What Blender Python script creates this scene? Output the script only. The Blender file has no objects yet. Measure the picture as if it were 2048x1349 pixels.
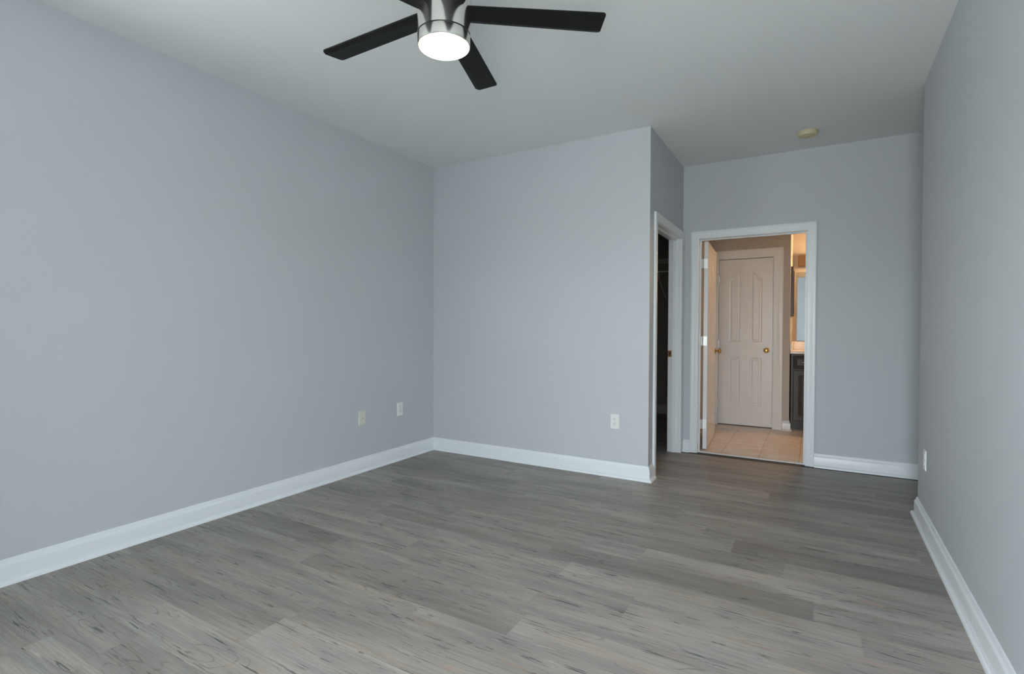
import bpy, bmesh, math, random
from mathutils import Vector, Matrix
C = bpy.context.scene.collection
S = bpy.context.scene
PI = math.pi

# ------------------------------------------------------------------ camera, sky, exposure
F_PX = 1033.9
PITCH, ROLL, YAW, CZ = -0.0174, 0.0032, -0.5274, 1.1881
cam_data = bpy.data.cameras.new('camera')
cam_data.sensor_fit = 'HORIZONTAL'
cam_data.sensor_width = 36.0
cam_data.lens = 36.0 * F_PX / 2048.0
cam_data.clip_start = 0.02
cam_data.clip_end = 200
cam = bpy.data.objects.new('camera', cam_data)
C.objects.link(cam)
fw = Vector((math.sin(YAW) * math.cos(PITCH), math.cos(YAW) * math.cos(PITCH), math.sin(PITCH)))
rt = Vector((math.cos(YAW), -math.sin(YAW), 0))
up = rt.cross(fw)
r2 = rt * math.cos(ROLL) + up * math.sin(ROLL)
u2 = -rt * math.sin(ROLL) + up * math.cos(ROLL)
cam.matrix_world = Matrix(((r2.x, u2.x, -fw.x, 0), (r2.y, u2.y, -fw.y, 0), (r2.z, u2.z, -fw.z, CZ), (0, 0, 0, 1)))
S.camera = cam

S.view_settings.view_transform = 'Standard'
S.view_settings.look = 'None'
S.view_settings.gamma = 1.0
S.view_settings.use_curve_mapping = False
S.view_settings.exposure = 1.68
S.cycles.max_bounces = 14
S.cycles.diffuse_bounces = 8
S.cycles.use_denoising = True

SKY_STRENGTH = 9.6
world = bpy.data.worlds.new('overcast_sky')
S.world = world
world.use_nodes = True
wn = world.node_tree
wn.nodes.clear()
w_out = wn.nodes.new('ShaderNodeOutputWorld')
w_bg = wn.nodes.new('ShaderNodeBackground')
w_tc = wn.nodes.new('ShaderNodeTexCoord')
w_sep = wn.nodes.new('ShaderNodeSeparateXYZ')
w_ramp = wn.nodes.new('ShaderNodeValToRGB')
w_map = wn.nodes.new('ShaderNodeMapRange')
w_map.inputs['From Min'].default_value = -1
w_map.inputs['From Max'].default_value = 1
wn.links.new(w_tc.outputs['Generated'], w_sep.inputs[0])
wn.links.new(w_sep.outputs['Z'], w_map.inputs['Value'])
wn.links.new(w_map.outputs[0], w_ramp.inputs[0])
e = w_ramp.color_ramp.elements
e[0].position, e[0].color = 0.49, (0.58, 0.59, 0.57, 1)
e[1].position, e[1].color = 0.515, (0.90, 0.95, 1.0, 1)
wn.links.new(w_ramp.outputs[0], w_bg.inputs['Color'])
w_bg.inputs['Strength'].default_value = SKY_STRENGTH
wn.links.new(w_bg.outputs[0], w_out.inputs['Surface'])

# ------------------------------------------------------------------ measured room
H = 2.74
XL, YB, XC, YF = -3.2064, 3.9779, -1.0925, 5.1478
XR, YR, SLOPE = 0.5898, 4.1482, -0.0154
YREAR = -0.60
T = 0.115
def xr(y): return XR + SLOPE * (YR - y)
# far doorway (to the bathroom) and closet doorway
DX0, DX1, DZ = -0.943, -0.053, 2.038
CY0, CY1 = 4.172, 5.058
YFB = YF + T                 # bathroom face of the far wall
YI = 6.80                    # wall with the small white door
XV = -0.232                  # corner where the vanity alcove begins
YV = 7.45                    # wall behind the vanity
WIN = [(-0.74, -0.41), (-0.13, 0.46)]
WZ0, WZ1 = 0.18, 2.06
SIDE_WIN = (-0.44, 0.60)      # unseen window added in the left wall to brighten the right side
SZ0, SZ1 = 1.18, 2.03

# ------------------------------------------------------------------ materials
def new_mat(name):
    m = bpy.data.materials.new(name)
    m.use_nodes = True
    return m, m.node_tree, m.node_tree.nodes['Principled BSDF']

def N(nt, kind, **kw):
    n = nt.nodes.new(kind)
    for k, v in kw.items():
        if hasattr(n, k): setattr(n, k, v)
        else: n.inputs[k].default_value = v
    return n

def plain(name, col, rough=0.5, metal=0.0, var=0.03, scale=6.0, bump=0.0, bscale=200.0, spec=None, aniso=0):
    """paint-like material with a faint procedural variation and optional fine bump"""
    m, nt, b = new_mat(name)
    tc = N(nt, 'ShaderNodeTexCoord')
    no = N(nt, 'ShaderNodeTexNoise'); no.inputs['Scale'].default_value = scale; no.inputs['Detail'].default_value = 3
    nt.links.new(tc.outputs['Object'], no.inputs['Vector'])
    hs = N(nt, 'ShaderNodeMix', data_type='RGBA')
    hs.inputs[6].default_value = tuple(max(0, c * (1 - var)) for c in col) + (1,)
    hs.inputs[7].default_value = tuple(min(1, c * (1 + var)) for c in col) + (1,)
    nt.links.new(no.outputs['Fac'], hs.inputs[0])
    nt.links.new(hs.outputs[2], b.inputs['Base Color'])
    b.inputs['Roughness'].default_value = rough
    b.inputs['Metallic'].default_value = metal
    if spec is not None: b.inputs['Specular IOR Level'].default_value = spec
    if bump:
        n2 = N(nt, 'ShaderNodeTexNoise'); n2.inputs['Scale'].default_value = bscale; n2.inputs['Detail'].default_value = 2
        nt.links.new(tc.outputs['Object'], n2.inputs['Vector'])
        bp = N(nt, 'ShaderNodeBump'); bp.inputs['Strength'].default_value = bump; bp.inputs['Distance'].default_value = 0.002
        nt.links.new(n2.outputs['Fac'], bp.inputs['Height'])
        nt.links.new(bp.outputs[0], b.inputs['Normal'])
    return m

M_WALL = plain('wall_paint_grey', (0.553, 0.574, 0.598), 0.55, var=0.012, scale=3, bump=0.08, bscale=260, spec=0.3)
M_CEIL = plain('ceiling_paint', (0.76, 0.78, 0.78), 0.9, var=0.012, scale=2, bump=0.1, bscale=180, spec=0.1)
M_TRIM = plain('trim_paint_white', (0.80, 0.83, 0.85), 0.3, var=0.012)
M_DOOR = plain('door_paint_white', (0.82, 0.82, 0.83), 0.28, var=0.012)
M_BATH = plain('bathroom_wall_paint', (0.50, 0.475, 0.445), 0.6, var=0.02, scale=3)
M_CLOSET = plain('closet_wall_shade', (0.20, 0.165, 0.14), 0.8, var=0.05)  # darkness of the unlit closet put into the wall colour
M_PLATE = plain('plate_plastic_white', (0.80, 0.81, 0.79), 0.35, var=0.01)
M_IVORY = plain('plate_plastic_ivory', (0.70, 0.70, 0.62), 0.35, var=0.01)
M_DARK = plain('slot_dark', (0.02, 0.02, 0.02), 0.6)
M_BRASS = plain('polished_brass', (0.72, 0.47, 0.18), 0.22, metal=1.0, var=0.05)
M_STEEL = plain('satin_hinge_metal', (0.72, 0.72, 0.70), 0.35, metal=0.6, var=0.03)
M_BLADE = plain('fan_blade_black', (0.010, 0.010, 0.010), 0.5, var=0.5, scale=90, bump=0.05, bscale=400, spec=0.18)
M_ARM = plain('fan_arm_black', (0.01, 0.01, 0.01), 0.35)
M_SMOKE = plain('aged_beige_plastic', (0.62, 0.55, 0.36), 0.5, var=0.03)
M_CAB = plain('cabinet_paint_charcoal', (0.055, 0.053, 0.052), 0.42, var=0.15, scale=40)
M_COUNTER = plain('counter_cultured_marble', (0.80, 0.74, 0.66), 0.18, var=0.03, scale=9)
M_BRONZE = plain('light_bar_bronze', (0.20, 0.125, 0.065), 0.4, metal=0.4, var=0.05)
M_FRAME = plain('frame_dark', (0.03, 0.028, 0.027), 0.35)
M_WIRE = plain('vinyl_coated_wire', (0.75, 0.74, 0.71), 0.4)
M_SHOE_DARK = plain('toe_trim_dark', (0.10, 0.10, 0.10), 0.3)

def emission(name, col, st):
    m, nt, b = new_mat(name)
    b.inputs['Base Color'].default_value = col + (1,)
    b.inputs['Emission Color'].default_value = col + (1,)
    b.inputs['Emission Strength'].default_value = st
    b.inputs['Roughness'].default_value = 0.4
    return m
M_LENS = emission('fan_lens_glow', (1.0, 0.74, 0.42), 5.0)
M_BULB = emission('vanity_bulb_glow', (1.0, 0.60, 0.29), 39.0)

def nickel():
    m, nt, b = new_mat('brushed_nickel')
    tc = N(nt, 'ShaderNodeTexCoord')
    mp = N(nt, 'ShaderNodeMapping'); mp.inputs['Scale'].default_value = (6, 6, 700)
    no = N(nt, 'ShaderNodeTexNoise'); no.inputs['Scale'].default_value = 1; no.inputs['Detail'].default_value = 2
    nt.links.new(tc.outputs['Object'], mp.inputs[0]); nt.links.new(mp.outputs[0], no.inputs['Vector'])
    bp = N(nt, 'ShaderNodeBump'); bp.inputs['Strength'].default_value = 0.06; bp.inputs['Distance'].default_value = 0.001
    nt.links.new(no.outputs['Fac'], bp.inputs['Height']); nt.links.new(bp.outputs[0], b.inputs['Normal'])
    b.inputs['Base Color'].default_value = (0.80, 0.78, 0.74, 1)
    b.inputs['Metallic'].default_value = 1
    b.inputs['Roughness'].default_value = 0.2
    return m
M_NICKEL = nickel()

def mirror_mat():
    m, nt, b = new_mat('mirror_silver')
    b.inputs['Base Color'].default_value = (0.88, 0.90, 0.90, 1)
    b.inputs['Metallic'].default_value = 1
    b.inputs['Roughness'].default_value = 0.02
    return m
M_MIRROR = mirror_mat()

def pane_mat():
    m, nt, b = new_mat('window_glass')
    nt.nodes.remove(b)
    tr = N(nt, 'ShaderNodeBsdfTransparent'); tr.inputs['Color'].default_value = (0.96, 0.98, 0.98, 1)
    gl = N(nt, 'ShaderNodeBsdfGlossy'); gl.inputs['Roughness'].default_value = 0.02
    mx = N(nt, 'ShaderNodeMixShader'); mx.inputs[0].default_value = 0.06
    nt.links.new(tr.outputs[0], mx.inputs[1]); nt.links.new(gl.outputs[0], mx.inputs[2])
    nt.links.new(mx.outputs[0], nt.nodes['Material Output'].inputs[0])
    return m
M_PANE = pane_mat()

def wood_floor_mat():
    m, nt, b = new_mat('weathered_grey_plank_vinyl')
    L = nt.links.new
    tc = N(nt, 'ShaderNodeTexCoord')
    at = N(nt, 'ShaderNodeAttribute', attribute_name='plank')      # r: tone, g and b: pattern offsets
    sp = N(nt, 'ShaderNodeSeparateColor'); L(at.outputs['Color'], sp.inputs[0])
    sx = N(nt, 'ShaderNodeSeparateXYZ'); L(tc.outputs['Object'], sx.inputs[0])
    def math_(op, a, c=None):
        n = N(nt, 'ShaderNodeMath', operation=op)
        for i, v in enumerate((a, c)):
            if v is None: continue
            if isinstance(v, (int, float)): n.inputs[i].default_value = v
            else: L(v, n.inputs[i])
        return n.outputs[0]
    ox = math_('ADD', sx.outputs['X'], math_('MULTIPLY', sp.outputs['Green'], 37.0))
    oy = math_('ADD', sx.outputs['Y'], math_('MULTIPLY', sp.outputs['Blue'], 23.0))
    cv = N(nt, 'ShaderNodeCombineXYZ'); L(ox, cv.inputs[0]); L(oy, cv.inputs[1])
    def noise(sxs, sys, detail=3, dist=0.0, off=0.0, rough=0.55):
        mp = N(nt, 'ShaderNodeMapping'); mp.inputs['Scale'].default_value = (sxs, sys, 1); mp.inputs['Location'].default_value = (off, off * 1.7, 0)
        L(cv.outputs[0], mp.inputs[0])
        n = N(nt, 'ShaderNodeTexNoise'); n.inputs['Scale'].default_value = 1; n.inputs['Detail'].default_value = detail
        n.inputs['Distortion'].default_value = dist; n.inputs['Roughness'].default_value = rough
        L(mp.outputs[0], n.inputs['Vector'])
        return n.outputs['Fac']
    def ramp(fac, p0, p1, c0=0.0, c1=1.0):
        n = N(nt, 'ShaderNodeMapRange', interpolation_type='SMOOTHSTEP')
        n.inputs['From Min'].default_value = p0; n.inputs['From Max'].default_value = p1
        n.inputs['To Min'].default_value = c0; n.inputs['To Max'].default_value = c1
        L(fac, n.inputs['Value']); return n.outputs[0]
    def mix(fac, c0, c1, blend='MIX'):
        n = N(nt, 'ShaderNodeMix', data_type='RGBA', blend_type=blend)
        for i, v in ((0, fac), (6, c0), (7, c1)):
            if isinstance(v, (int, float)): n.inputs[i].default_value = v
            elif isinstance(v, tuple): n.inputs[i].default_value = v + (1,)
            else: L(v, n.inputs[i])
        return n.outputs[2]
    base = mix(sp.outputs['Red'], (0.195, 0.182, 0.168), (0.385, 0.358, 0.333))
    blot = noise(1.3, 9.0, 3, 0.4)
    base = mix(ramp(blot, 0.30, 0.72), mix(1.0, base, (0.80, 0.80, 0.80), 'MULTIPLY'), mix(1.0, base, (1.14, 1.13, 1.11), 'MULTIPLY'))
    warm = noise(2.2, 13.0, 2, 0.3, off=5.1)
    base = mix(ramp(warm, 0.53, 0.72, 0, 0.55), base, mix(1.0, base, (1.17, 1.0, 0.84), 'MULTIPLY'))
    rose = noise(5.0, 22.0, 2, 0.3, off=11.3)
    base = mix(ramp(rose, 0.59, 0.73, 0, 0.55), base, mix(1.0, base, (1.22, 0.98, 0.88), 'MULTIPLY'))
    cool = noise(1.6, 8.0, 2, 0.3, off=8.7)
    base = mix(ramp(cool, 0.57, 0.75, 0, 0.5), base, mix(1.0, base, (0.86, 0.92, 0.97), 'MULTIPLY'))
    fine = noise(4.0, 150.0, 4, 0.5, off=2.0)
    base = mix(ramp(fine, 0.25, 0.75), mix(1.0, base, (0.83, 0.83, 0.83), 'MULTIPLY'), mix(1.0, base, (1.09, 1.09, 1.09), 'MULTIPLY'))
    # long wandering grain lines: contour lines of a stretched noise
    cont = noise(0.9, 6.5, 2, 0.25, off=3.3)
    saw = math_('PINGPONG', math_('MULTIPLY', cont, 15.0), 0.5)
    gl = math_('MULTIPLY', ramp(saw, 0.0, 0.10, 1, 0), ramp(noise(2.6, 12.0, 2, 0, off=6.0), 0.46, 0.62))
    base = mix(math_('MULTIPLY', gl, 0.5), base, (0.075, 0.072, 0.07))
    # dark checks and cracks
    crack = noise(4.6, 70.0, 4, 0.9, off=9.0, rough=0.6)
    cm = math_('MULTIPLY', ramp(crack, 0.61, 0.645), ramp(noise(1.5, 7.0, 1, 0, off=1.0), 0.42, 0.56))
    base = mix(math_('MULTIPLY', cm, 0.75), base, (0.045, 0.045, 0.048))
    thin = noise(4.2, 120.0, 3, 0.9, off=14.0, rough=0.6)
    tm = math_('MULTIPLY', ramp(thin, 0.60, 0.64), ramp(noise(2.4, 15.0, 1, 0, off=17.0), 0.50, 0.62))
    base = mix(math_('MULTIPLY', tm, 0.85), base, (0.05, 0.05, 0.052))
    lite = math_('MULTIPLY', ramp(noise(5.0, 95.0, 2, 0.8, off=21.0), 0.66, 0.72), ramp(noise(2.4, 15.0, 1, 0, off=17.0), 0.48, 0.60))
    base = mix(math_('MULTIPLY', lite, 0.5), base, (0.52, 0.49, 0.45))
    # knots
    mp = N(nt, 'ShaderNodeMapping'); mp.inputs['Scale'].default_value = (1.35, 3.6, 1); L(cv.outputs[0], mp.inputs[0])
    vo = N(nt, 'ShaderNodeTexVoronoi'); vo.inputs['Scale'].default_value = 1.0; L(mp.outputs[0], vo.inputs['Vector'])
    vc = N(nt, 'ShaderNodeSeparateColor'); L(vo.outputs['Color'], vc.inputs[0])
    vd = math_('ADD', vo.outputs['Distance'], math_('MULTIPLY', math_('SUBTRACT', noise(16, 40, 2, 0, off=4), 0.5), 0.035))
    pick = ramp(vc.outputs[0], 0.50, 0.52)
    ring = math_('MULTIPLY', ramp(math_('PINGPONG', math_('MULTIPLY', vd, 34.0), 0.5), 0.0, 0.22, 1, 0), ramp(vd, 0.05, 0.20, 1, 0))
    core = ramp(vd, 0.012, 0.055, 1, 0)
    base = mix(math_('MULTIPLY', math_('MULTIPLY', ring, pick), 0.30), base, (0.07, 0.067, 0.065))
    base = mix(math_('MULTIPLY', math_('MULTIPLY', core, pick), 0.60), base, (0.06, 0.06, 0.065))
    L(base, b.inputs['Base Color'])
    L(ramp(fine, 0.2, 0.8, 0.50, 0.40), b.inputs['Roughness'])
    b.inputs['Specular IOR Level'].default_value = 0.45
    hgt = math_('SUBTRACT', math_('MULTIPLY', fine, 0.5), math_('ADD', math_('ADD', cm, tm), math_('MULTIPLY', gl, 0.6)))
    bp = N(nt, 'ShaderNodeBump'); bp.inputs['Strength'].default_value = 0.22; bp.inputs['Distance'].default_value = 0.0012
    L(hgt, bp.inputs['Height']); L(bp.outputs[0], b.inputs['Normal'])
    return m
M_FLOOR = wood_floor_mat()

def tile_mat():
    m, nt, b = new_mat('bathroom_floor_tile')
    L = nt.links.new
    tc = N(nt, 'ShaderNodeTexCoord')
    mp = N(nt, 'ShaderNodeMapping')
    mp.inputs['Location'].default_value = (-0.095 * -1, 0.0, 0)
    L(tc.outputs['Object'], mp.inputs[0])
    br = N(nt, 'ShaderNodeTexBrick', offset=0.0, squash=1.0)
    br.inputs['Scale'].default_value = 1.0
    br.inputs['Brick Width'].default_value = 0.325
    br.inputs['Row Height'].default_value = 0.65
    br.inputs['Mortar Size'].default_value = 0.0028
    br.inputs['Mortar Smooth'].default_value = 0.3
    br.inputs['Color1'].default_value = (0.71, 0.68, 0.64, 1)
    br.inputs['Color2'].default_value = (0.77, 0.74, 0.70, 1)
    br.inputs['Mortar'].default_value = (0.42, 0.36, 0.31, 1)
    L(mp.outputs[0], br.inputs['Vector'])
    mp2 = N(nt, 'ShaderNodeMapping'); mp2.inputs['Scale'].default_value = (2.5, 5, 1); mp2.inputs['Rotation'].default_value = (0, 0, 0.6)
    L(tc.outputs['Object'], mp2.inputs[0])
    no = N(nt, 'ShaderNodeTexNoise'); no.inputs['Scale'].default_value = 2.2; no.inputs['Detail'].default_value = 5; no.inputs['Distortion'].default_value = 1.2
    L(mp2.outputs[0], no.inputs['Vector'])
    rp = N(nt, 'ShaderNodeValToRGB')
    rp.color_ramp.elements[0].position = 0.35; rp.color_ramp.elements[0].color = (0.88, 0.80, 0.75, 1)
    rp.color_ramp.elements[1].position = 0.6; rp.color_ramp.elements[1].color = (1, 1, 1, 1)
    L(no.outputs['Fac'], rp.inputs[0])
    mx = N(nt, 'ShaderNodeMix', data_type='RGBA', blend_type='MULTIPLY'); mx.inputs[0].default_value = 1
    L(br.outputs['Color'], mx.inputs[6]); L(rp.outputs[0], mx.inputs[7])
    L(mx.outputs[2], b.inputs['Base Color'])
    b.inputs['Roughness'].default_value = 0.38
    return m
M_TILE = tile_mat()

# ------------------------------------------------------------------ mesh helpers
def link(name, bm, mat, parent=None, smooth=False, bevel=0.0, seg=2, loc=None):
    bmesh.ops.recalc_face_normals(bm, faces=bm.faces)
    me = bpy.data.meshes.new(name)
    bm.to_mesh(me); bm.free()
    me.materials.append(mat)
    if smooth:
        for p in me.polygons: p.use_smooth = True
    o = bpy.data.objects.new(name, me)
    C.objects.link(o)
    if smooth:
        me.set_sharp_from_angle(angle=math.radians(38))
    if loc is not None: o.location = loc
    if parent is not None: o.parent = parent
    if bevel:
        md = o.modifiers.new('bevel', 'BEVEL'); md.width = bevel; md.segments = seg; md.limit_method = 'ANGLE'; md.angle_limit = math.radians(40)
    return o

def box(bm, x0, x1, y0, y1, z0, z1):
    vs = [bm.verts.new((x, y, z)) for z in (z0, z1) for y in (y0, y1) for x in (x0, x1)]
    for f in ((0, 2, 3, 1), (4, 5, 7, 6), (0, 1, 5, 4), (2, 6, 7, 3), (0, 4, 6, 2), (1, 3, 7, 5)):
        bm.faces.new([vs[i] for i in f])
    return vs

def prism(bm, poly, z0, z1):
    a = [bm.verts.new((x, y, z0)) for x, y in poly]; b = [bm.verts.new((x, y, z1)) for x, y in poly]
    n = len(poly)
    bm.faces.new(a[::-1]); bm.faces.new(b)
    for i in range(n): bm.faces.new((a[i], a[(i + 1) % n], b[(i + 1) % n], b[i]))

def tube(bm, a, b, r, seg=10):
    a, b = Vector(a), Vector(b); d = (b - a).normalized()
    s = d.orthogonal().normalized(); t = d.cross(s)
    A = []; B = []
    for i in range(seg):
        w = s * math.cos(2 * PI * i / seg) * r + t * math.sin(2 * PI * i / seg) * r
        A.append(bm.verts.new(a + w)); B.append(bm.verts.new(b + w))
    bm.faces.new(A[::-1]); bm.faces.new(B)
    for i in range(seg): bm.faces.new((A[i], A[(i + 1) % seg], B[(i + 1) % seg], B[i]))

def lathe(bm, prof, seg=48, mat=None):
    """prof: (radius, height) along +Z; mat: matrix applied afterwards"""
    rings = []
    for r, z in prof:
        if r < 1e-6: ring = [bm.verts.new((0, 0, z))]
        else: ring = [bm.verts.new((r * math.cos(2 * PI * i / seg), r * math.sin(2 * PI * i / seg), z)) for i in range(seg)]
        rings.append(ring)
    for p, q in zip(rings, rings[1:]):
        for i in range(seg):
            j = (i + 1) % seg
            if len(p) == 1 and len(q) == 1: continue
            if len(p) == 1: bm.faces.new((p[0], q[i], q[j]))
            elif len(q) == 1: bm.faces.new((p[i], p[j], q[0]))
            else: bm.faces.new((p[i], p[j], q[j], q[i]))
    if mat is not None:
        bmesh.ops.transform(bm, matrix=mat, verts=[v for r in rings for v in r])

def sweep(bm, path, prof, before=None, after=None):
    """moulding: prof (depth, height) swept along a plan path, depth to the right of travel, mitred corners"""
    pts = [Vector((x, y)) for x, y in path]
    dirs = [(pts[i + 1] - pts[i]).normalized() for i in range(len(pts) - 1)]
    dirs = [Vector(before).normalized() if before else dirs[0]] + dirs + [Vector(after).normalized() if after else dirs[-1]]
    loops = []
    for i, p in enumerate(pts):
        d0, d1 = dirs[i], dirs[i + 1]
        n0, n1 = Vector((d0.y, -d0.x)), Vector((d1.y, -d1.x))
        m = (n0 + n1); m = m / (1 + n0.dot(n1))
        loops.append([bm.verts.new((p.x + m.x * d, p.y + m.y * d, z)) for d, z in prof])
    k = len(prof)
    for a, b in zip(loops, loops[1:]):
        for i in range(k): bm.faces.new((a[i], a[(i + 1) % k], b[(i + 1) % k], b[i]))
    bm.faces.new(loops[0][::-1]); bm.faces.new(loops[-1])

def struct(o, kind='structure'):
    o['kind'] = kind
    return o

def tag(o, label, cat, group=None):
    o['label'] = label; o['category'] = cat
    if group: o['group'] = group
    return o

def thing(name, loc, label, cat, rotz=0.0, group=None):
    o = bpy.data.objects.new(name, None); C.objects.link(o)
    o.empty_display_size = 0.1
    o.location = loc; o.rotation_euler = (0, 0, rotz)
    return tag(o, label, cat, group)

# ------------------------------------------------------------------ floors and ceilings
random.seed(11)
def plank_floor():
    W, LEN = 0.178, 1.22
    Y0, ROWS = 2.409, range(-17, 29)
    fixed_end = {0: 0.015, 3: -0.365, -6: -1.83, -5: -1.43}
    tone_fix = {}
    bm = bmesh.new()
    col = bm.loops.layers.float_color.new('plank')
    x_min, y_min = XL - 0.02, YREAR - 0.1
    bands = [(r, Y0 + r * W, Y0 + (r + 1) * W) for r in ROWS]
    for r, ya, yb in bands:
        x_max, y_max = (1.72, 5.18) if ya < 5.0 else (XC - 0.5 * T, 7.35)      # further boards only in the closet
        if ya < 5.0: yb = min(yb, 5.18)
        ya, yb = max(ya, y_min), min(yb, y_max)
        if yb - ya < 0.004: continue
        end = fixed_end.get(r, random.uniform(0, LEN))
        k0 = math.floor((x_min - end) / LEN)
        k = k0
        while end + k * LEN < x_max:
            xa, xb = max(end + k * LEN, x_min), min(end + (k + 1) * LEN, x_max)
            tone = min(1, max(0, random.gauss(0.60, 0.14)))
            if r == 0 and k == -1: tone = 0.22
            if r == 0 and k == 0: tone = 0.82
            if r == 3 and k == 0: tone = 0.15
            if r == 3 and k == -1: tone = 0.62
            if r == -1: tone = max(tone, 0.68)
            g, b = random.random(), random.random()
            if xb - xa > 0.003:
                f = bm.faces.new([bm.verts.new(v) for v in ((xa, ya, 0), (xb, ya, 0), (xb, yb, 0), (xa, yb, 0))])
                for l in f.loops: l[col] = (tone, g, b, 1)
            k += 1
    o = link('floor', bm, M_FLOOR)
    return struct(o)
plank_floor()

bm = bmesh.new(); box(bm, XL - 0.2, 1.8, YREAR - 0.2, YF + 0.05, -0.12, -0.002); box(bm, XL - 0.1, XC - 0.06, YF + 0.05, 7.4, -0.12, -0.002)
struct(link('floor_slab', bm, M_DARK))
bm = bmesh.new(); box(bm, -1.16, 1.5, YF + 0.033, YV + 0.1, -0.06, 0.006)
struct(link('floor_bathroom', bm, M_TILE))
bm = bmesh.new(); box(bm, XL - T, 1.75, YREAR - T, YF + T * 0.5, H, H + 0.1)
struct(link('ceiling', bm, M_CEIL))
bm = bmesh.new(); box(bm, XL - T, 1.62, YF + T * 0.5, YV + T, H, H + 0.1)
struct(link('ceiling_bathroom', bm, M_BATH))

# ------------------------------------------------------------------ bedroom walls
bm = bmesh.new()
box(bm, XL - T, XL, YREAR - T, SIDE_WIN[0], 0, H); box(bm, XL - T, XL, SIDE_WIN[1], YV + T, 0, H)
box(bm, XL - T, XL, SIDE_WIN[0], SIDE_WIN[1], 0, SZ0); box(bm, XL - T, XL, SIDE_WIN[0], SIDE_WIN[1], SZ1, H)
struct(link('wall_left', bm, M_WALL))
bm = bmesh.new(); box(bm, XL, XC - T, YB, YB + T, 0, H); struct(link('wall_back', bm, M_WALL))
def wall_hole(name, mat, ax, a0, a1, b0, b1, hole, zh, z0h=0.0):
    """wall along ax ('x' or 'y') from a0 to a1, thickness b0..b1, with a rectangular opening"""
    bm = bmesh.new()
    def bx(p, q, z0, z1):
        if ax == 'x': box(bm, p, q, b0, b1, z0, z1)
        else: box(bm, b0, b1, p, q, z0, z1)
    bx(a0, hole[0], 0, H); bx(hole[1], a1, 0, H); bx(hole[0], hole[1], zh, H)
    if z0h > 0: bx(hole[0], hole[1], 0, z0h)
    return struct(link(name, bm, mat))
JT = 0.018   # jamb thickness
wall_hole('wall_closet', M_WALL, 'y', YB, YF, XC - T, XC, (CY0 - JT, CY1 + JT), DZ + JT)
wall_hole('wall_far', M_WALL, 'x', XC - T, 1.75, YF, YF + T * 0.98, (DX0 - JT, DX1 + JT), DZ + JT)
bm = bmesh.new()
prism(bm, [(xr(YREAR - T), YREAR - T), (xr(YREAR - T) + T, YREAR - T), (XR + T, YR - T), (1.70, YR - T), (1.70, YR), (XR, YR)], 0, H)
struct(link('wall_right', bm, M_WALL))
bm = bmesh.new(); box(bm, 1.70, 1.75, YR - T, YF, 0, H); struct(link('wall_hall', bm, M_WALL))
bm = bmesh.new()
xs = [XL] + [v for w in WIN for v in w] + [xr(YREAR)]
box(bm, xs[0], xs[1], YREAR - T, YREAR, 0, H); box(bm, xs[2], xs[3], YREAR - T, YREAR, 0, H); box(bm, xs[4], xs[5], YREAR - T, YREAR, 0, H)
for w in WIN:
    box(bm, w[0], w[1], YREAR - T, YREAR, 0, WZ0); box(bm, w[0], w[1], YREAR - T, YREAR, WZ1, H)
struct(link('wall_rear', bm, M_WALL))
def make_window(name, width, z0, z1, loc, rotz):
    """built around its sill centre, room side towards +y"""
    h, w = z1 - z0, width / 2
    mid = h * 0.5
    bm = bmesh.new()
    for a, b, c, d in ((-w, -w + 0.05, 0, h), (w - 0.05, w, 0, h), (-w + 0.05, w - 0.05, 0, 0.05), (-w + 0.05, w - 0.05, h - 0.05, h), (-w + 0.05, w - 0.05, mid - 0.022, mid + 0.022)):
        box(bm, a, b, -0.085, -0.035, c, d)
    wf = struct(link(name, bm, M_TRIM, bevel=0.003))
    wf.location = (loc[0], loc[1], z0); wf.rotation_euler = (0, 0, rotz)
    bm = bmesh.new(); box(bm, -w + 0.05, w - 0.05, -0.063, -0.059, 0.05, h - 0.05)
    link('window_pane', bm, M_PANE, wf)
    bm = bmesh.new(); box(bm, -w - 0.03, w + 0.03, 0.0, 0.05, -0.025, 0.0)
    link('window_sill', bm, M_TRIM, wf, bevel=0.004)
    la = bpy.data.lights.new('window_portal', 'AREA'); la.shape = 'RECTANGLE'
    la.size, la.size_y = width, h
    la.cycles.is_portal = True
    lo = bpy.data.objects.new('window_portal', la); C.objects.link(lo)
    lo.location = (0, -T - 0.01, h / 2); lo.rotation_euler = (PI / 2, 0, 0); lo.parent = wf
for i, w in enumerate(WIN):
    make_window('window_%d' % (i + 1), w[1] - w[0], WZ0, WZ1, ((w[0] + w[1]) / 2, YREAR), 0)
make_window('window_3', SIDE_WIN[1] - SIDE_WIN[0], SZ0, SZ1, (XL, sum(SIDE_WIN) / 2), -PI / 2)  # out of view, added to light the right and far walls
bm = bmesh.new(); box(bm, XL - T - 0.90, XL - T, -1.6, 3.0, 2.16, 2.26); struct(link('sky_blocker', bm, M_TRIM))  # unseen overhang, added to keep high sky light off the near floor

# closet room
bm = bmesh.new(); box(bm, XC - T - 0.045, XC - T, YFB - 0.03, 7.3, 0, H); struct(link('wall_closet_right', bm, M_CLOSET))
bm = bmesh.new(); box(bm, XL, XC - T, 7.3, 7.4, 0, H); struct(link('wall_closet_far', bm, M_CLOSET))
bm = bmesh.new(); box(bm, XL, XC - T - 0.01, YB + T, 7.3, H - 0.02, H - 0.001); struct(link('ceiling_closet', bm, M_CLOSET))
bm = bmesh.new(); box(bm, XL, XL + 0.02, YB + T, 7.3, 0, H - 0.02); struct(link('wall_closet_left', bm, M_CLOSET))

# bathroom walls
bm = bmesh.new(); box(bm, XC - T, XC - 0.01, YFB, 7.4, 0, H); struct(link('wall_bathroom_left', bm, M_BATH))
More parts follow.
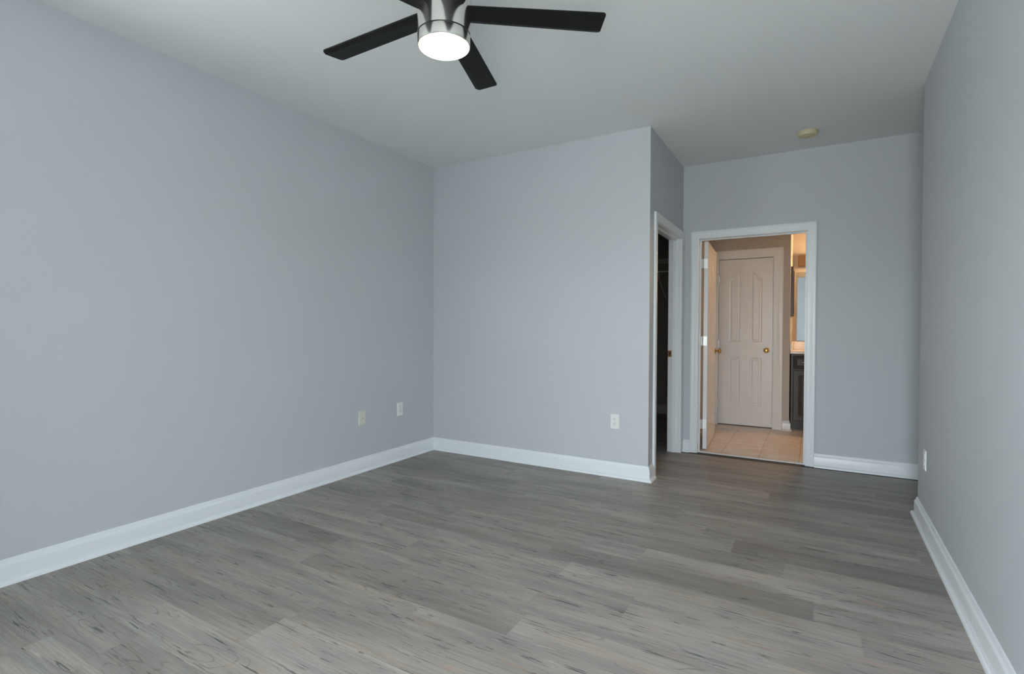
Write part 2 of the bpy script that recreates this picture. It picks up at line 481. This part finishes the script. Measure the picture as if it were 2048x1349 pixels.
# wall carrying the small white door, and its return towards the vanity
ID0, ID1, IDZ = -1.012, -0.410, 2.035
bm = bmesh.new()
box(bm, XC - 0.01, ID0 - 0.004, YI, YI + T, 0, H); box(bm, ID1 + 0.004, XV, YI, YI + T, 0, H); box(bm, ID0 - 0.004, ID1 + 0.004, YI, YI + T, IDZ + 0.004, H)
box(bm, XV - T, XV, YI + T, YV, 0, H)
struct(link('wall_bathroom_far', bm, M_BATH))
bm = bmesh.new(); box(bm, XV - T, 1.45, YV, YV + T, 0, H); struct(link('wall_vanity', bm, M_BATH))
bm = bmesh.new(); box(bm, 1.45, 1.55, YFB, YV, 0, H); struct(link('wall_bathroom_right', bm, M_BATH))
bm = bmesh.new(); box(bm, DX1 + JT + 0.08, 1.45, YFB, YFB + 0.004, 0, H); box(bm, DX0 - JT - 0.08, DX1 + JT + 0.08, YFB, YFB + 0.004, DZ + 0.09, H)
struct(link('wall_bathroom_near', bm, M_BATH))
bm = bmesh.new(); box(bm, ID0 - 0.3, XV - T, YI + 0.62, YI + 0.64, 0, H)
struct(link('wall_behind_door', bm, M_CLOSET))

# ------------------------------------------------------------------ baseboards
BH = 0.116
BASE = [(0.0, 0.0), (0.034, 0.0), (0.033, 0.008), (0.029, 0.015), (0.022, 0.019), (0.0165, 0.020), (0.0165, 0.086), (0.0145, 0.091), (0.0105, 0.095), (0.0085, 0.102), (0.006, 0.112), (0.004, BH), (0.0, BH)]
def base(name, path, **kw):
    bm = bmesh.new(); sweep(bm, path, BASE, **kw)
    return struct(link(name, bm, M_TRIM, smooth=True))
base('baseboard_left', [(XL, YREAR), (XL, YB)], after=(1, 0))
base('baseboard_back', [(XL, YB), (XC, YB), (XC, CY0 - 0.072)], before=(0, 1))
base('baseboard_far', [(DX1 + 0.073, YF), (1.70, YF)])
base('baseboard_far_short', [(XC + 0.0175, YF), (DX0 - 0.073, YF)])
base('baseboard_right', [(1.70, YR), (XR, YR), (xr(YREAR), YREAR)])
base('baseboard_rear', [(xr(YREAR), YREAR), (XL, YREAR)])
base('baseboard_bathroom', [(ID1 + 0.108, YI), (XV, YI), (XV, YI + 0.085)])
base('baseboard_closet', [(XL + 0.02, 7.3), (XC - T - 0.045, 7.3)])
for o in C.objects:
    if o.name == 'baseboard_closet': o.data.materials[0] = plain('closet_trim_shade', (0.30, 0.28, 0.26), 0.5)  # white trim darkened in colour for the closet's shade

# ------------------------------------------------------------------ door trims: jamb, stop and casing
CASW = 0.068
CAS = [(0.0, 0.0), (0.0, 0.011), (0.006, 0.0135), (0.020, 0.012), (0.040, 0.0155), (0.058, 0.0185), (0.064, 0.0175), (CASW, 0.015), (CASW, 0.0)]  # (from the inner edge outwards, thickness)
def casing(bm, to_world, u0, u1, zt, w=CASW):
    """three-sided mitred casing; to_world(u, out, z)"""
    loops = []
    for corner in range(4):
        lp = []
        for s, t in CAS:
            s = s * w / CASW
            if corner == 0: u, z = u0 - s, 0.0
            elif corner == 1: u, z = u0 - s, zt + s
            elif corner == 2: u, z = u1 + s, zt + s
            else: u, z = u1 + s, 0.0
            lp.append(bm.verts.new(to_world(u, t, z)))
        loops.append(lp)
    k = len(CAS)
    for a, b in zip(loops, loops[1:]):
        for i in range(k): bm.faces.new((a[i], a[(i + 1) % k], b[(i + 1) % k], b[i]))
    bm.faces.new(loops[0]); bm.faces.new(loops[-1])
RV = 0.005
# bathroom doorway (trim_1)
bm = bmesh.new()
casing(bm, lambda u, t, z: (u, YF - t, z), DX0 - RV, DX1 + RV, DZ + RV)
casing(bm, lambda u, t, z: (u, YFB + t, z), DX0 - RV, DX1 + RV, DZ + RV)
t1 = struct(link('trim_1', bm, M_TRIM, smooth=True))
bm = bmesh.new()
box(bm, DX0 - JT, DX0, YF, YFB, 0, DZ); box(bm, DX1, DX1 + JT, YF, YFB, 0, DZ); box(bm, DX0 - JT, DX1 + JT, YF, YFB, DZ, DZ + JT)
ys0, ys1 = YF + 0.045, YF + 0.075
box(bm, DX0, DX0 + 0.011, ys0, ys1, 0, DZ - 0.011); box(bm, DX1 - 0.011, DX1, ys0, ys1, 0, DZ - 0.011); box(bm, DX0, DX1, ys0, ys1, DZ - 0.011, DZ)
link('door_jamb', bm, M_TRIM, t1, bevel=0.0015)
bm = bmesh.new(); box(bm, DX0, DX1, YF + 0.028, YF + 0.046, -0.001, 0.009)
link('threshold_strip', bm, M_TRIM, t1, bevel=0.003)
# closet doorway (trim_2)
bm = bmesh.new()
casing(bm, lambda u, t, z: (XC + t, u, z), CY0 - RV, CY1 + RV, DZ + RV)
t2 = struct(link('trim_2', bm, M_TRIM, smooth=True))
bm = bmesh.new()
box(bm, XC - T, XC, CY0 - JT, CY0, 0, DZ); box(bm, XC - T, XC, CY1, CY1 + JT, 0, DZ); box(bm, XC - T, XC, CY0 - JT, CY1 + JT, DZ, DZ + JT)
xa, xb = XC - T + 0.040, XC - T + 0.072
box(bm, xa, xb, CY0, CY0 + 0.011, 0, DZ - 0.011); box(bm, xa, xb, CY1 - 0.011, CY1, 0, DZ - 0.011); box(bm, xa, xb, CY0, CY1, DZ - 0.011, DZ)
link('door_jamb', bm, M_TRIM, t2, bevel=0.0015)
bm = bmesh.new()
box(bm, XC - T + 0.002, XC - T + 0.036, CY1 - 0.0025, CY1 + 0.001, 0.915, 0.975)
sp_ = link('strike_plate', bm, M_BRASS, t2, bevel=0.001); sp_['label'] = 'brass strike plate'
bm = bmesh.new(); box(bm, XC - T + 0.012, XC - T + 0.026, CY1 - 0.0035, CY1 - 0.002, 0.932, 0.958)
link('latch_hole', bm, M_DARK, sp_)
# casing of the small white door (trim_3)
bm = bmesh.new()
casing(bm, lambda u, t, z: (u, YI - t, z), ID0 - 0.005, ID1 + 0.005, IDZ + 0.005, w=0.10)
t3 = struct(link('trim_3', bm, M_TRIM, smooth=True))

# ------------------------------------------------------------------ panel doors
def inset(poly, d):
    n = len(poly); out = []
    for i in range(n):
        p0, p, p1 = Vector(poly[i - 1]), Vector(poly[i]), Vector(poly[(i + 1) % n])
        a, b = (p - p0).normalized(), (p1 - p).normalized()
        na, nb = Vector((-a.y, a.x)), Vector((-b.y, b.x))
        m = (na + nb) / max(0.3, 1 + na.dot(nb))
        out.append(tuple(p + m * d))
    return out

def arch_panel(u0, u1, z0, zs, zp, high_right):
    """panel spec; a call with an inset returns its outline, counter-clockwise; the top climbs in an S from zs to zp on one side"""
    def outline(d):
        a, b, c = u0 + d, u1 - d, z0 + d
        n = 16
        top = []
        for i in range(n + 1):
            s = i / n
            h = s * s * (3 - 2 * s)
            top.append((a + (b - a) * s, zs - d + (zp - zs) * (h if high_right else 1 - h)))
        return [(a, c), (b, c)] + top[::-1]
    return outline
def flat_panel(u0, u1, z0, z1):
    return lambda d: [(u0 + d, z0 + d), (u1 - d, z0 + d), (u1 - d, z1 - d), (u0 + d, z1 - d)]

def door_leaf_bm(w, h, th, panels):
    """panelled slab: u 0..w, z 0..h, front face at y = 0 looking to -y, back at y = th; panels moulded on both faces"""
    bm = bmesh.new()
    specs = panels
    panels = [f(0.0) for f in specs]
    for side in (0, 1):
        Y = 0.0 if side == 0 else th
        sg = 1 if side == 0 else -1
        def flat(pts): bm.faces.new([bm.verts.new((u, Y, z)) for u, z in pts])
        def rect(p, q, r, s): flat([(p, r), (q, r), (q, s), (p, s)])
        us = sorted({round(p[0][0], 5) for p in panels} | {round(p[1][0], 5) for p in panels})
        rect(0, us[0], 0, h); rect(us[1], us[2], 0, h); rect(us[3], w, 0, h)
        for c0 in (us[0], us[2]):
            col = sorted([p for p in panels if abs(p[0][0] - c0) < 1e-3], key=lambda p: p[0][1])
            zc = 0.0
            for p in col:
                u0, u1, zb = p[0][0], p[1][0], p[0][1]
                rect(u0, u1, zc, zb)
                zc = max(z for u, z in p)
                if len(p) > 4:
                    top = p[2:]                      # runs from the right to the left
                    for (ua, za), (ub, zb2) in zip(top, top[1:]):
                        flat([(ub, zb2), (ua, za), (ua, zc + 0.002), (ub, zc + 0.002)])
                    zc += 0.002
            rect(u0, u1, zc, h)
        for spec in specs:
            poly = spec(0.0)
            loops = []
            for d, dep in ((0, 0), (0.007, 0.0045), (0.014, 0.0055), (0.022, 0.005), (0.036, 0.001)):
                q = spec(d)
                loops.append([bm.verts.new((u, Y + sg * dep, z)) for u, z in q])
            n = len(poly)
            for a, b in zip(loops, loops[1:]):
                for i in range(n): bm.faces.new((a[i], a[(i + 1) % n], b[(i + 1) % n], b[i]))
            bm.faces.new(loops[-1])
    c = [(0, 0), (w, 0), (w, h), (0, h)]
    for i in range(4):
        a, b = c[i], c[(i + 1) % 4]
        bm.faces.new([bm.verts.new(v) for v in ((a[0], 0, a[1]), (b[0], 0, b[1]), (b[0], th, b[1]), (a[0], th, a[1]))])
    return bm

def panels_for(w, h):
    st, mu = w * 0.192, w * 0.185
    pw = (w - 2 * st - mu) / 2
    a0, a1, b0, b1 = st, st + pw, st + pw + mu, w - st
    k = h / 2.03
    return [arch_panel(a0, a1, 1.02 * k, 1.785 * k, 1.885 * k, True), arch_panel(b0, b1, 1.02 * k, 1.785 * k, 1.885 * k, False),
            flat_panel(a0, a1, 0.25 * k, 0.83 * k), flat_panel(b0, b1, 0.25 * k, 0.83 * k)]

KNOB = [(0.0, 0.0), (0.031, 0.0), (0.032, 0.004), (0.029, 0.008), (0.016, 0.010), (0.0115, 0.014), (0.011, 0.026), (0.014, 0.031), (0.023, 0.037),
        (0.0275, 0.045), (0.0275, 0.052), (0.024, 0.059), (0.015, 0.063), (0.0, 0.064)]
def add_knob(parent, u, z, y, sign):
    bm = bmesh.new()
    m = Matrix.Translation((u, y, z)) @ Matrix.Rotation(PI / 2 if sign < 0 else -PI / 2, 4, 'X')
    lathe(bm, KNOB, 32, m)
    o = link('door_knob', bm, M_BRASS, parent, smooth=True)
    o['label'] = 'round brass knob'
    return o

def make_door(name, w, h, th):
    bm = door_leaf_bm(w, h, th, panels_for(w, h))
    return struct(link(name, bm, M_DOOR))

# small white door in the bathroom's far wall, closed: hinge on the left, knob on the right
d2 = make_door('door_2', ID1 - ID0 - 0.006, IDZ - 0.024, 0.035)
d2.location = (ID0 + 0.003, YI + 0.012, 0.018)
add_knob(d2, 0.533, 0.915, 0.0, -1)
for z in (0.25, 0.98, 1.78):
    bm = bmesh.new()
    tube(bm, (0.0, -0.006, z - 0.045), (0.0, -0.006, z + 0.045), 0.006); box(bm, -0.004, 0.012, -0.003, 0.001, z - 0.044, z + 0.044)
    link('hinge', bm, M_STEEL, d2)
bm = bmesh.new(); lathe(bm, [(0, 0), (0.004, 0), (0.004, 0.004), (0, 0.005)], 12, Matrix.Translation((0.405, 0.0, 1.475)) @ Matrix.Rotation(PI / 2, 4, 'X'))
link('coat_hook', bm, M_PLATE, d2)
# jamb strips of that door
bm = bmesh.new()
box(bm, ID0 - 0.004, ID0, YI, YI + T, 0, IDZ); box(bm, ID1, ID1 + 0.004, YI, YI + T, 0, IDZ); box(bm, ID0 - 0.004, ID1 + 0.004, YI, YI + T, IDZ, IDZ + 0.004)
link('door_jamb', bm, M_TRIM, t3)

# open bathroom door, swung into the bathroom past square: built along +u, its moulded face turned to +x
d1 = make_door('door_1', 0.86, 2.012, 0.036)
# local (u, y, z): local -y face becomes world +x face
ang = math.radians(90 + 3.6)
d1.location = (-0.884, YFB + 0.014, 0.018)
d1.rotation_euler = (0, 0, ang)
add_knob(d1, 0.80, 0.925, 0.0, -1)
add_knob(d1, 0.80, 0.925, 0.036, 1)
for z in (0.24, 1.05, 1.80):
    bm = bmesh.new()
    box(bm, -0.0015, 0.0005, 0.004, 0.036, z - 0.045, z + 0.045)
    box(bm, -0.0015, 0.0005, 0.036, 0.062, z - 0.045, z + 0.045)
    tube(bm, (-0.004, 0.043, z - 0.047), (-0.004, 0.043, z + 0.047), 0.0065)
    link('hinge', bm, M_STEEL, d1)

# ------------------------------------------------------------------ ceiling fan
fan = thing('ceiling_fan', (-1.325, 1.712, 2.34), 'five bladed black ceiling fan with brushed nickel motor and glowing round light', 'ceiling fan')
bm = bmesh.new()
lathe(bm, [(0.100, 0.052), (0.1085, 0.052), (0.1085, 0.30), (0.104, 0.308), (0.0, 0.310)], 96)
link('motor_housing', bm, M_NICKEL, fan, smooth=True)
bm = bmesh.new()
lathe(bm, [(0.098, 0.004), (0.1060, 0.002), (0.1075, 0.006), (0.1075, 0.045), (0.1065, 0.048), (0.098, 0.048), (0.098, 0.004)], 96)
link('light_ring', bm, M_NICKEL, fan, smooth=True)
bm = bmesh.new(); lathe(bm, [(0.0, 0.056), (0.103, 0.056), (0.103, 0.044), (0.0, 0.044)], 64)
link('shadow_gap', bm, M_ARM, fan, smooth=True)
bm = bmesh.new()
prof = [(0.0, -0.014)] + [(0.1035 * math.sin(i / 10 * PI / 2), -0.014 + 0.018 * (1 - math.cos(i / 10 * PI / 2))) for i in range(1, 11)] + [(0.1035, 0.012), (0.0, 0.012)]
lathe(bm, prof, 96)
ln_ = link('light_lens', bm, M_LENS, fan, smooth=True); ln_['label'] = 'glowing frosted white lens'
bm = bmesh.new(); tube(bm, (0, 0, 0.305), (0, 0, 0.36), 0.014, 20); link('downrod', bm, M_NICKEL, fan, smooth=True)
bm = bmesh.new(); lathe(bm, [(0.02, 0.345), (0.045, 0.35), (0.068, 0.375), (0.072, 0.40), (0.0, 0.40)], 48); link('canopy', bm, M_NICKEL, fan, smooth=True)
def blade_bm():
    """blade along +x, +y edge carries a narrow bent-up strip"""
    bm = bmesh.new()
    th = 0.006
    R0, R1 = 0.095, 0.667
    out = []
    def hw(r): return 0.052 + (0.0605 - 0.052) * (r - R0) / (R1 - R0)
    rc = 0.014
    def outline_side(sgn):
        return [(R0, sgn * hw(R0))]
    # plan outline with rounded tip corners
    pts = [(R0, -hw(R0))]
    for i in range(7):
        a = -PI / 2 + i / 6 * PI / 2
        pts.append((R1 - rc + rc * math.cos(a), -hw(R1) + rc + rc * math.sin(a)))
    fold = 0.66    # fraction of the half width where the strip folds
    yf1 = hw(R1) * fold
    yf0 = hw(R0) * fold * 0.75
    pts.append((R1, yf1))
    for i in range(7):
        a = i / 6 * PI / 2
        pts.append((R1 - rc + rc * math.cos(a), hw(R1) - rc + rc * math.sin(a)))
    pts.append((R0, hw(R0)))
    pts.append((R0, yf0))
    def zof(x, y):
        f = yf0 + (yf1 - yf0) * (x - R0) / (R1 - R0)
        return max(0.0, y - f) * 0.45
    def mk(zoff): return [bm.verts.new((x, y, zof(x, y) + zoff)) for x, y in pts]
    lo, hi = mk(0), mk(th)
    n = len(pts); kf = 8     # index of the fold vertex on the tip edge
    bm.faces.new([lo[i] for i in list(range(0, kf + 1)) + [n - 1]])
    bm.faces.new([lo[i] for i in range(kf, n)])
    bm.faces.new([hi[i] for i in list(range(0, kf + 1)) + [n - 1]])
    bm.faces.new([hi[i] for i in range(kf, n)])
    for i in range(n):
        j = (i + 1) % n
        bm.faces.new((lo[i], lo[j], hi[j], hi[i]))
    return bm
blade0 = arm0 = None
for k in range(5):
    th = math.radians(35.8 + 72 * k)
    if blade0 is None:
        bl = link('fan_blade', blade_bm(), M_BLADE, fan, bevel=0.0015)
        bm = bmesh.new()
        box(bm, 0.06, 0.150, -0.034, 0.034, 0.006, 0.013)
        ar = link('blade_bracket', bm, M_ARM, bl, bevel=0.002)
        blade0, arm0 = bl, ar
    else:
        bl = blade0.copy(); C.objects.link(bl); bl.parent = fan
        ar = arm0.copy(); C.objects.link(ar); ar.parent = bl
    bl.location = (0, 0, 0.135)
    bl.rotation_mode = 'QUATERNION'
    bl.rotation_quaternion = (Matrix.Rotation(th, 3, 'Z') @ Matrix.Rotation(-0.16, 3, 'X')).to_quaternion()

# ------------------------------------------------------------------ smoke detector
sd = thing('smoke_detector', (-0.053, 4.712, H), 'round aged beige smoke detector on the ceiling in front of the doorways', 'smoke detector')
bm = bmesh.new(); lathe(bm, [(0.0, 0.0), (0.073, 0.0), (0.073, -0.010), (0.0, -0.010)], 64); link('mounting_base', bm, M_SMOKE, sd, smooth=True)
bm = bmesh.new(); lathe(bm, [(0.071, -0.010), (0.070, -0.024), (0.066, -0.031), (0.058, -0.034), (0.056, -0.032), (0.030, -0.033), (0.028, -0.036), (0.0, -0.037)], 64)
link('cover', bm, M_SMOKE, sd, smooth=True)

# ------------------------------------------------------------------ wall plates
def plate_bm(w=0.073, h=0.117, t=0.006):
    bm = bmesh.new()
    q = 0.004
    a = [(-w / 2, -h / 2), (w / 2, -h / 2), (w / 2, h / 2), (-w / 2, h / 2)]
    lo = [bm.verts.new((x, 0.0, z)) for x, z in a]
    mi = [bm.verts.new((x, -t * 0.45, z)) for x, z in a]
    hi = [bm.verts.new((x * (1 - 2 * q / w), -t, z * (1 - 2 * q / h))) for x, z in a]
    for p, s in ((lo, mi), (mi, hi)):
        for i in range(4): bm.faces.new((p[i], p[(i + 1) % 4], s[(i + 1) % 4], s[i]))
    bm.faces.new(hi); bm.faces.new(lo[::-1])
    return bm
def screw(parent, z, y=-0.006, mat=None):
    bm = bmesh.new(); lathe(bm, [(0.0035, 0), (0.0035, 0.001), (0.002, 0.0016), (0, 0.0017)], 16, Matrix.Translation((0, y, z)) @ Matrix.Rotation(PI / 2, 4, 'X'))
    link('screw', bm, mat or M_STEEL, parent, smooth=True)
def duplex(name, loc, rotz, label, face=M_PLATE):
    t = thing(name, loc, label, 'outlet', rotz)
    link('cover_plate', plate_bm(), face, t)
    for s in (-1, 1):
        zc = s * 0.0195
        bm = bmesh.new()
        n = 28; pts = []
        for i in range(n):
            a = 2 * PI * i / n
            pts.append((0.0172 * math.cos(a), max(-0.0135, min(0.0135, 0.0172 * math.sin(a))) + zc))
        lo = [bm.verts.new((x, -0.0055, z)) for x, z in pts]; hi = [bm.verts.new((x, -0.0085, z)) for x, z in pts]
        bm.faces.new(hi)
        for i in range(n): bm.faces.new((lo[i], lo[(i + 1) % n], hi[(i + 1) % n], hi[i]))
        rc = link('receptacle', bm, face, t)
        bm = bmesh.new()
        box(bm, -0.0078, -0.0054, -0.0090, -0.0080, zc + 0.000, zc + 0.009)
        box(bm, 0.0056, 0.0078, -0.0090, -0.0080, zc + 0.001, zc + 0.008)
        lathe(bm, [(0, 0), (0.0028, 0), (0.0028, 0.001), (0, 0.001)], 14, Matrix.Translation((0, -0.0080, zc - 0.0065)) @ Matrix.Rotation(PI / 2, 4, 'X'))
        link('slots', bm, M_DARK, rc)
    screw(t, 0.0)
    return t
duplex('wall_outlet', (-1.362, YB, 0.442), 0, 'white duplex outlet low on the back wall left of the closet doorway')
duplex('wall_outlet', (xr(3.89), 3.89, 0.410), -PI / 2 + math.atan(SLOPE), 'white outlet seen edge-on near the far end of the right wall')
duplex('wall_outlet', (XL, 3.503, 0.456), PI / 2, 'white duplex outlet low on the left wall, the nearer one to the corner')
jp = thing('cable_plate', (XL, 3.050, 0.442), 'ivory cable jack plate with one centre hole low on the left wall', 'wall plate', PI / 2)
link('cover_plate', plate_bm(), M_IVORY, jp)
bm = bmesh.new(); lathe(bm, [(0.0075, 0), (0.0075, 0.003), (0.0048, 0.003), (0.0048, 0.009), (0.0032, 0.009), (0.0032, 0.002), (0, 0.002)], 24, Matrix.Translation((0, -0.006, 0)) @ Matrix.Rotation(PI / 2, 4, 'X'))
cj = link('cable_jack', bm, M_STEEL, jp, smooth=True); cj['label'] = 'round metal jack'
bm = bmesh.new(); lathe(bm, [(0, 0), (0.0031, 0), (0.0031, 0.001), (0, 0.001)], 16, Matrix.Translation((0, -0.0085, 0)) @ Matrix.Rotation(PI / 2, 4, 'X'))
link('jack_hole', bm, M_DARK, cj)
screw(jp, 0.046); screw(jp, -0.046)

# ------------------------------------------------------------------ closet shelf (wire), on the closet's far wall
ws = thing('wire_shelf', (-1.8, 7.3, 2.10), 'white wire shelf with hanging rail in the dark closet', 'shelf')
X0, X1 = -1.30, 0.59
bm = bmesh.new()
for y in (-0.395, -0.27, -0.14, -0.012): tube(bm, (X0, y, 0.0), (X1, y, 0.0), 0.0032, 6)
link('long_wires', bm, M_WIRE, ws, smooth=True)
bm = bmesh.new()
n = int((X1 - X0) / 0.03)
for i in range(n + 1):
    x = X0 + 0.01 + i * 0.03
    if x < X1: tube(bm, (x, -0.395, 0.003), (x, -0.012, 0.003), 0.0016, 5)
link('cross_wires', bm, M_WIRE, ws, smooth=True)
bm = bmesh.new(); tube(bm, (X0, -0.40, -0.16), (X1, -0.40, -0.16), 0.008, 10)
hr = link('hanging_rail', bm, M_WIRE, ws, smooth=True)
for x in (-0.9, 0.0, 0.45):
    bm = bmesh.new(); tube(bm, (x, -0.395, 0.0), (x, -0.40, -0.16), 0.005, 8)
    link('rail_hanger', bm, M_WIRE, ws, smooth=True)
    bm = bmesh.new(); tube(bm, (x + 0.03, -0.40, -0.27), (x + 0.03, -0.004, -0.50), 0.007, 8)
    tube(bm, (x + 0.03, -0.40, -0.27), (x + 0.03, -0.398, -0.15), 0.005, 8)
    link('brace', bm, M_WIRE, ws, smooth=True)

# ------------------------------------------------------------------ vanity
VX0, VX1 = XV + 0.012, 1.25
VY = 6.865                    # cabinet front
VT = 0.895
cab = thing('vanity_cabinet', ((VX0 + VX1) / 2, VY, 0.006), 'charcoal vanity cabinet seen past the right side of the bathroom doorway', 'cabinet')
cx = (VX0 + VX1) / 2
def rel(bm): bmesh.ops.translate(bm, vec=(-cx, -VY, -0.006), verts=bm.verts); return bm
bm = bmesh.new(); box(bm, VX0, VX1, VY + 0.018, YV - 0.002, 0.10, VT); box(bm, VX0, VX0 + 0.022, VY, VY + 0.02, 0.10, VT)
link('carcass', rel(bm), M_CAB, cab, bevel=0.002)
bm = bmesh.new(); box(bm, VX0 + 0.004, VX1, VY + 0.045, VY + 0.06, 0.006, 0.10); link('toe_kick', rel(bm), M_CAB, cab)
bm = bmesh.new(); box(bm, VX0 + 0.004, VX1, VY + 0.030, VY + 0.045, 0.006, 0.022); link('toe_trim', rel(bm), M_SHOE_DARK, cab, bevel=0.003)
unit = 0.36
x = VX0 + 0.026
i = 0
def raised(u0, u1, z0, z1, rail):
    bm = bmesh.new()
    poly = [(u0, z0), (u1, z0), (u1, z1), (u0, z1)]
    seq = [(0, 0.019), (0, 0.003), (0.004, 0.0), (rail, 0.0), (rail + 0.006, 0.007), (rail + 0.012, 0.008), (rail + 0.035, 0.001)]
    loops = [[bm.verts.new((u, VY + d, z)) for u, z in (inset(poly, s) if s else poly)] for s, d in seq]
    for a, b in zip(loops, loops[1:]):
        for k in range(4): bm.faces.new((a[k], a[(k + 1) % 4], b[(k + 1) % 4], b[k]))
    bm.faces.new(loops[-1]); bm.faces.new(loops[0][::-1])
    return bm
while x + unit < VX1:
    dr = link('drawer', rel(raised(x, x + unit - 0.012, 0.725, VT - 0.022, 0.004)), M_CAB, cab)
    bm = bmesh.new()
    xm = x + (unit - 0.012) / 2 - 0.045
    for s in (-0.028, 0.028): tube(bm, (xm + s, VY + 0.001, 0.80), (xm + s, VY - 0.020, 0.80), 0.004, 10)
    for s in range(-5, 5): tube(bm, (xm + s * 0.008, VY - 0.020 - 0.006 * math.cos(s / 5 * PI / 2), 0.80), (xm + (s + 1) * 0.008, VY - 0.020 - 0.006 * math.cos((s + 1) / 5 * PI / 2), 0.80), 0.0055, 10)
    pl = link('pull', rel(bm), M_STEEL, dr, smooth=True)
    dd = link('door', rel(raised(x, x + unit - 0.012, 0.118, 0.705, 0.055)), M_CAB, cab)
    x += unit; i += 1
ct = thing('vanity_countertop', (cx, VY, VT + 0.006), 'cream cultured marble countertop with backsplash on the charcoal vanity', 'countertop')
bm = bmesh.new(); box(bm, XV + 0.002, VX1 + 0.02, VY - 0.022, YV - 0.002, VT + 0.0015, VT + 0.034); bmesh.ops.translate(bm, vec=(-cx, -VY, -VT - 0.006), verts=bm.verts)
link('slab', bm, M_COUNTER, ct, bevel=0.006, seg=3)
bm = bmesh.new(); box(bm, XV + 0.020, VX1 + 0.02, YV - 0.022, YV - 0.003, VT + 0.034, VT + 0.136); bmesh.ops.translate(bm, vec=(-cx, -VY, -VT - 0.006), verts=bm.verts)
link('backsplash', bm, M_COUNTER, ct, bevel=0.004)
bm = bmesh.new(); box(bm, XV + 0.002, XV + 0.020, VY + 0.0, YV - 0.003, VT + 0.034, VT + 0.136); bmesh.ops.translate(bm, vec=(-cx, -VY, -VT - 0.006), verts=bm.verts)
link('side_splash', bm, M_COUNTER, ct, bevel=0.004)
mr = thing('vanity_mirror', (0.4, YV, 1.47), 'tall frameless mirror above the vanity reflecting pale grey daylight', 'mirror')
bm = bmesh.new(); box(bm, -0.178 - 0.4, 1.15 - 0.4, -0.006, -0.001, 1.034 - 1.47, 1.902 - 1.47); link('glass', bm, M_MIRROR, mr)
bm = bmesh.new(); box(bm, -0.180 - 0.4, 1.152 - 0.4, -0.009, -0.0005, 1.0315 - 1.47, 1.038 - 1.47); link('bottom_channel', bm, M_FRAME, mr)
vl = thing('vanity_light', (0.26, YV, 2.04), 'bronze vanity light bar on the warm wall above the mirror', 'light fixture')
bm = bmesh.new(); box(bm, -0.435, 0.66, -0.045, -0.001, -0.068, 0.068); link('back_plate', bm, M_BRONZE, vl, bevel=0.006)
for k in range(4):
    xx = -0.09 + k * 0.20
    bm = bmesh.new(); lathe(bm, [(0.0, 0.045), (0.024, 0.045), (0.024, 0.07), (0.018, 0.075), (0, 0.076)], 24, Matrix.Translation((xx, 0, 0)) @ Matrix.Rotation(PI / 2, 4, 'X'))
    sk = link('bulb_socket', bm, M_BRONZE, vl, smooth=True)
    bm = bmesh.new(); bmesh.ops.create_uvsphere(bm, u_segments=24, v_segments=16, radius=0.046, matrix=Matrix.Translation((xx, -0.118, 0)))
    link('bulb', bm, M_BULB, sk, smooth=True)
# things on the side wall of the alcove
pf = thing('wall_frame', (XV, 7.10, 1.63), 'dark framed panel seen edge-on in the warm light left of the mirror', 'frame')
bm = bmesh.new()
for a in ((-0.20, -0.175, -0.29, 0.29), (0.175, 0.20, -0.29, 0.29), (-0.175, 0.175, -0.29, -0.265), (-0.175, 0.175, 0.265, 0.29)):
    box(bm, 0.001, 0.026, a[0], a[1], a[2], a[3])
link('frame', bm, M_FRAME, pf, bevel=0.002)
bm = bmesh.new(); box(bm, 0.001, 0.012, -0.175, 0.175, -0.265, 0.265); link('panel', bm, M_PLATE, pf)
swp = thing('switch_plate', (XV, 7.22, 1.235), 'small switch plate on the warm alcove wall beside the mirror', 'switch', PI / 2)
link('cover_plate', plate_bm(), M_IVORY, swp)
bm = bmesh.new(); box(bm, -0.005, 0.005, -0.014, -0.005, -0.004, 0.010); link('toggle', bm, M_IVORY, swp)
